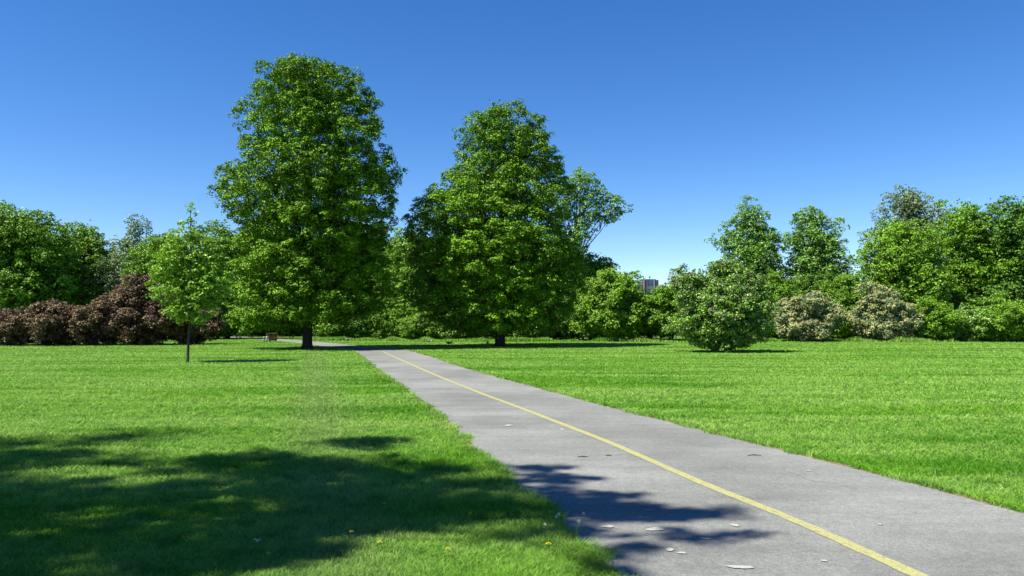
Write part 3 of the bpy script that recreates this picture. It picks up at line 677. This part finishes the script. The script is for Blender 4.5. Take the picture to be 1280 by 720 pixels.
# ------------------------------------------------------------------ distant high-rise
def high_rise():
    Y = 620.0; c = W(810, 402, Y); t = empty('high_rise', (c[0], Y, 0)); tag(t, 'distant brick high-rise with blue glazing above the shrubs', 'building')
    top = W(810, 350.5, Y)[2]; hw = 11.6 * Y / 960
    brick = plain('mauve_brick', (0.085, 0.075, 0.115), 0.9, 0.1, 0, 0.1, 0.3); pale = plain('pale_concrete', (0.22, 0.19, 0.23), 0.9, 0.1, 0, 0.08, 0.4)
    glass = plain('blue_glazing', (0.035, 0.05, 0.14), 0.15, 0.6, 0, 0.2, 0.5); band = plain('spandrel_panel', (0.10, 0.12, 0.27), 0.5, 0.3, 0, 0.1, 0.5)
    m = MB(); ch = hw * 0.22
    poly = [(-hw, -hw + ch), (-hw + ch, -hw), (hw - ch * .55, -hw), (hw, -hw + ch * .55), (hw, hw - ch), (hw - ch, hw), (-hw + ch, hw), (-hw, hw - ch)]
    n = len(poly); m.add([(x, y, 0) for x, y in poly] + [(x, y, top) for x, y in poly], [tuple(reversed(range(n))), tuple(range(n, 2 * n))] + [(i, (i + 1) % n, n + (i + 1) % n, n + i) for i in range(n)])
    m.build('wall', brick, t)
    for x, wd in ((-hw * 0.60, 1.4), (-hw * 0.2 , 0.25), (hw * 0.52, 1.0)):
        q = MB(); q.box((x, -hw - 0.25, top / 2 + 0.3), (wd, 0.5, top + 0.6)); q.build('pier', pale if wd > 0.3 else brick, t)
    nfl = int(top / 3.6)
    for f in range(nfl):
        z = top - 3.6 * (f + 0.5)
        q = MB(); q.box((hw * 0.13, -hw - 0.06, z + 0.5), (hw * 0.64, 0.12, 2.3)); wn = q.build('window', glass, t)
        q = MB(); q.box((hw * 0.13, -hw - 0.09, z - 1.2), (hw * 0.64, 0.18, 1.0)); q.build('spandrel', band if f > 1 else glass, t)
        q = MB()
        for xx in (-0.02, 0.13, 0.28): q.box((hw * xx, -hw - 0.15, z + 0.5), (0.15, 0.06, 2.3))
        q.build('mullion', band, wn)
    q = MB(); q.box((0, 0, top + 0.35), (hw * 1.5, hw * 1.5, 0.7)); q.build('roof', brick, t)
    q = MB(); q.tube([(hw * .2, 0, top), (hw * .2, 0, top + 4.2)], [0.16, 0.1], 6); q.build('antenna', pale, t); q = MB(); q.tube([(-hw * .5, 0, top), (-hw * .5, 0, top + 2.6)], [0.12, 0.08], 6)
    q.build('antenna', pale, t); q = MB(); q.ell((hw * .2, -0.4, top + 2.6), (0.8, 0.3, 0.8)); q.build('dish', pale, t)
high_rise()

# ------------------------------------------------------------------ litter bin and posts beside the far path
def litter_bin():
    b = G(341, 427.5); t = empty('litter_bin', b, R(12)); t.scale = (.85, .85, .85); tag(t, 'brown wooden litter bin beside the far path, left of the tallest maple trunk', 'bin')
    wood = plain('brown_wood', (0.07, 0.034, 0.02), 0.8, 0.2, 0, 0.35, 5); dark = plain('dark_opening', (0.02, 0.018, 0.016), 0.9); conc = plain('concrete', (0.42, 0.41, 0.38), 0.9)
    q = MB()
    for k in range(6): q.box((-0.275 + 0.11 * k, -0.28, 0.44), (0.098, 0.03, 0.62)); q.box((-0.275 + 0.11 * k, 0.28, 0.44), (0.098, 0.03, 0.62))
    for k in range(5): q.box((-0.335, -0.22 + 0.11 * k, 0.44), (0.03, 0.098, 0.62)); q.box((0.335, -0.22 + 0.11 * k, 0.44), (0.03, 0.098, 0.62))
    q.build('slat_panel', wood, t)
    q = MB(); q.box((0, 0, 0.44), (0.62, 0.51, 0.6)); q.build('liner', dark, t)
    q = MB(); q.box((0, 0, 0.80), (0.74, 0.64, 0.08), 0, 0.86); q.build('lid', wood, t)
    for sx in (-1, 1):
        q = MB(); q.box((sx * 0.26, 0, 0.06), (0.10, 0.55, 0.12)); q.build('foot', conc, t)
litter_bin()
def post(px, py, h, label):
    b = G(px, py); t = empty('path_post', b); tag(t, label, 'post', 'pale posts beside the litter bin')
    q = MB(); q.tube([(0, 0, 0), (0, 0, h * .86), (0, 0, h * .95), (0, 0, h)], [0.07, 0.065, 0.06, 0.03], 10); q.build('shaft', M['postpaint'], t, True)
    q = MB(); q.tube([(0, 0, h * .74), (0, 0, h * .82)], [0.072, 0.071], 10); q.build('band', M['postband'], t)
M['postpaint'] = plain('weathered_white_paint', (0.5, 0.52, 0.52), 0.6); M['postband'] = plain('dark_band', (0.08, 0.09, 0.1), 0.5)
post(330, 427.5, 0.42, 'pale post farther from the litter bin'); post(333.5, 427.8, 0.48, 'pale post touching the litter bin side')

# ------------------------------------------------------------------ geese
def skin_body(name, nodes, edges, mat, parent, lv=2):
    me = bpy.data.meshes.new(name); me.from_pydata([n[0] for n in nodes], edges, []); o = link(name, me, mat, parent)
    sk = o.modifiers.new('skin', 'SKIN'); sk.use_smooth_shade = True
    for v, n in zip(me.skin_vertices[0].data, nodes): v.radius = (n[1], n[1] if len(n) < 3 else n[2])
    me.skin_vertices[0].data[0].use_root = True
    sb = o.modifiers.new('sub', 'SUBSURF'); sb.levels = lv; sb.render_levels = lv
    dg = bpy.context.evaluated_depsgraph_get(); ev = o.evaluated_get(dg); m2 = bpy.data.meshes.new_from_object(ev)
    o.modifiers.clear(); o.data = m2
    if not m2.materials: m2.materials.append(mat)
    return o
gb = plain('goose_brown', (0.11, 0.085, 0.065), 0.8, 0.1, 0, 0.3, 18); gk = plain('goose_black', (0.012, 0.012, 0.013), 0.6); gw = plain('goose_white', (0.62, 0.60, 0.55), 0.8); gsunlit = plain('goose_sunlit_brown', (0.34, 0.30, 0.25), 0.8)
def goose(px, py, rz, graze, label, s=0.62, pale=False):
    t = empty('goose', G(px, py), rz); tag(t, label, 'goose', 'geese on the far lawn'); t.scale = (s, s, s)
    nodes = [((0, 0, .34), .125, .13), ((.17, 0, .36), .115, .12), ((.27, 0, .40), .07, .075), ((-.18, 0, .34), .115, .11), ((-.34, 0, .35), .05, .05), ((-.44, 0, .36), .02, .035)]
    skin_body('body', nodes, [(0, 1), (1, 2), (0, 3), (3, 4), (4, 5)], gsunlit if pale else gb, t)  # geese standing in the sun: sunlight put into a paler body colour
    nk = [((.27, 0, .42), .055), ((.34, 0, .36), .038), ((.42, 0, .22), .03), ((.46, 0, .11), .036), ((.51, 0, .06), .016), ((.55, 0, .03), .012)] if graze else \
         [((.27, 0, .42), .055), ((.31, 0, .52), .036), ((.32, 0, .66), .028), ((.32, 0, .76), .03), ((.36, 0, .80), .038), ((.42, 0, .79), .017), ((.46, 0, .78), .011)]
    skin_body('neck', nk, [(i, i + 1) for i in range(len(nk) - 1)], gk, t)
    hc = nk[-3][0] if graze else nk[4][0]
    for sy in (-1, 1):
        q = MB(); q.ell((hc[0] - .01, sy * .03, hc[2] - .012), (.022, .012, .03)); q.build('cheek_patch', gw, t, True)
    q = MB(); q.ell((-.33, 0, .30), (.10, .085, .06)); q.build('rump', gw, t, True)
    for sy in (-1, 1):
        q = MB(); q.ell((-.06, sy * .115, .37), (.26, .035, .09), rot=Vector((1, 0, 0)).rotation_difference(Vector((1, 0, -.02))).to_matrix()); q.build('wing', gb, t, True)
        q = MB(); q.tube([(.0, sy * .06, .25), (.01, sy * .06, .12), (0, sy * .06, .015)], [.022, .012, .012], 6); q.box((.04, sy * .06, .010), (.10, .06, .012)); q.build('leg', gk, t)
goose(561, 432.5, R(188), False, 'goose with neck raised and body in the maple shadow, left of its companion', 0.60)
goose(609.5, 433.0, R(100), False, 'goose with neck raised right beside the pyramid maple trunk', 0.58)
goose(536.5, 429.3, R(150), True, 'grazing goose on the sunlit strip between the maples', 0.58, True)
goose(434.5, 427.3, R(200), True, 'grazing goose near the bright green shrub, farthest left of all', 0.58, True)

# ------------------------------------------------------------------ dandelions, seed heads, fallen leaves, twigs
yel = plain('dandelion_yellow', (0.60, 0.50, 0.02), 0.7, 0.1, 0, 0.1, 60); stem = plain('flower_stem', (0.16, 0.24, 0.07), 0.7); fluff = plain('seed_fluff', (0.62, 0.60, 0.52), 0.9, 0.05)
def dandelion(p, h, head, seedhead, label, group, r):
    t = empty('dandelion' if not seedhead else 'seed_head', p); tag(t, label, 'dandelion' if not seedhead else 'seed head', group)
    lx, ly = r.uniform(-.2, .2) * h, r.uniform(-.2, .2) * h
    q = MB(); q.tube([(0, 0, 0), (lx * .4, ly * .4, h * .6), (lx, ly, h)], [.0025, .002, .002], 5); q.build('stem', stem, t)
    q = MB()
    if seedhead:
        for i in range(46):
            a = r.uniform(0, 6.28); z = r.uniform(-.8, 1); c = math.sqrt(1 - z * z); d_ = Vector((c * math.cos(a), c * math.sin(a), z)) * head
            q.add([(lx, ly, h), (lx + d_.x - .002, ly + d_.y, h + d_.z), (lx + d_.x + .002, ly + d_.y, h + d_.z + .002)], [(0, 1, 2)])
        q.ell((lx, ly, h), (head * .35,) * 3, 8, 6)
    else:
        for ring, (rr, zz, nn) in enumerate(((head, .002, 16), (head * .7, .006, 12), (head * .4, .009, 8))):
            for i in range(nn):
                a = 6.283 * i / nn + ring; ca, sa = math.cos(a), math.sin(a); wv = head * .2
                q.add([(lx, ly, h), (lx + ca * rr * .7 - sa * wv, ly + sa * rr * .7 + ca * wv, h + zz), (lx + ca * rr, ly + sa * rr, h + zz + .002), (lx + ca * rr * .7 + sa * wv, ly + sa * rr * .7 - ca * wv, h + zz)], [(0, 1, 2, 3)])
    q.build('flower' if not seedhead else 'fluff', yel if not seedhead else fluff, t)
rr = random.Random(4)
dandelion(G(687, 695), .085, .022, False, 'largest yellow dandelion, in the grass tip by the path at the bottom', None, rr)
for i, (px, py) in enumerate([(684, 676), (693, 664), (720, 672), (727, 668), (700, 668), (719, 678)]):
    dandelion(G(px, py), rr.uniform(.10, .16), .012, True, 'thin stemmed seed head at the left path edge near the bottom', 'seed heads along the path edge', rr)
pts = [(480, 500), (478, 502), (492, 522), (503, 511), (495, 530), (440, 560), (300, 512), (336, 512), (250, 540), (480, 640), (585, 655), (440, 678), (472, 690), (330, 706), (580, 470), (372, 470),
       (560, 700), (500, 560), (540, 560), (350, 500), (420, 520), (820, 468), (1030, 532), (1060, 534), (940, 500), (760, 470), (990, 470), (238, 592), (205, 530), (900, 510), (1180, 560), (90, 520)]
for px, py in pts:
    px += rr.uniform(-4, 4); d_ = G(px, py)[1]
    dandelion(G(px, py), rr.uniform(.065, .085), .015 + .0004 * d_, False, 'small yellow dandelion scattered in the mown lawn', 'dandelions scattered over the lawn', rr)
def fallen_leaf(px, py, s, rz, col, label, z=.055):
    b = G(px, py); n = 10; vs = []; 
    for k in range(n):
        a = 6.283 * k / n; q = s * (1 if k % 2 else .8) * .8; vs.append((math.cos(a) * q * 1.15, math.sin(a) * q * .6, .35 * s * abs(math.sin(a)) + .2 * s * math.cos(a) ** 2 * (1 if k < 3 else .2)))
    vs.append((0, 0, .006)); me = bpy.data.meshes.new('fallen_leaf'); me.from_pydata(vs, [], [(k, (k + 1) % n, n) for k in range(n)])
    o = link('fallen_leaf', me, col); o.location = (b[0], b[1], z); o.rotation_euler = (R(12), R(8), rz); tag(o, label, 'leaf', 'yellow leaves on the shaded grass')
yl = plain('yellow_leaf', (0.50, 0.38, 0.05), 0.7); yp = plain('pale_leaf', (0.55, 0.48, 0.22), 0.7)
fallen_leaf(273, 659, .04, .4, yl, 'orange yellow fallen leaf in the sunny gap of the shadow'); fallen_leaf(321, 687, .055, 1.9, yp, 'pale yellow fallen leaf in deep shade at lower left'); fallen_leaf(237, 607, .03, .1, yl, 'small yellow leaf at the upper part of the lawn shadow')
def twig(px, py, L_, rz, label):
    b = G(px, py); q = MB(); q.tube([(-L_ / 2, 0, .004), (0, .012, .009), (L_ / 2, -.008, .004)], [.004, .006, .003], 6); q.tube([(0, .012, .009), (L_ * .2, .05, .006)], [.003, .002], 5)
    o = q.build('twig', tw); o.location = (b[0], b[1], .014); o.rotation_euler = (0, 0, rz); tag(o, label, 'twig', 'twigs lying on the path')
tw = bark_mat('twig_bark', (0.03, 0.025, 0.02), (0.09, 0.07, 0.05), 30)
twig(729, 573, .13, .05, 'twig lying on the path left of the yellow line, longer of two'); twig(761, 571.5, .07, -.1, 'short twig on the path close to the yellow line'); twig(943, 571, .16, .0, 'dark twig on the path right of the yellow line')
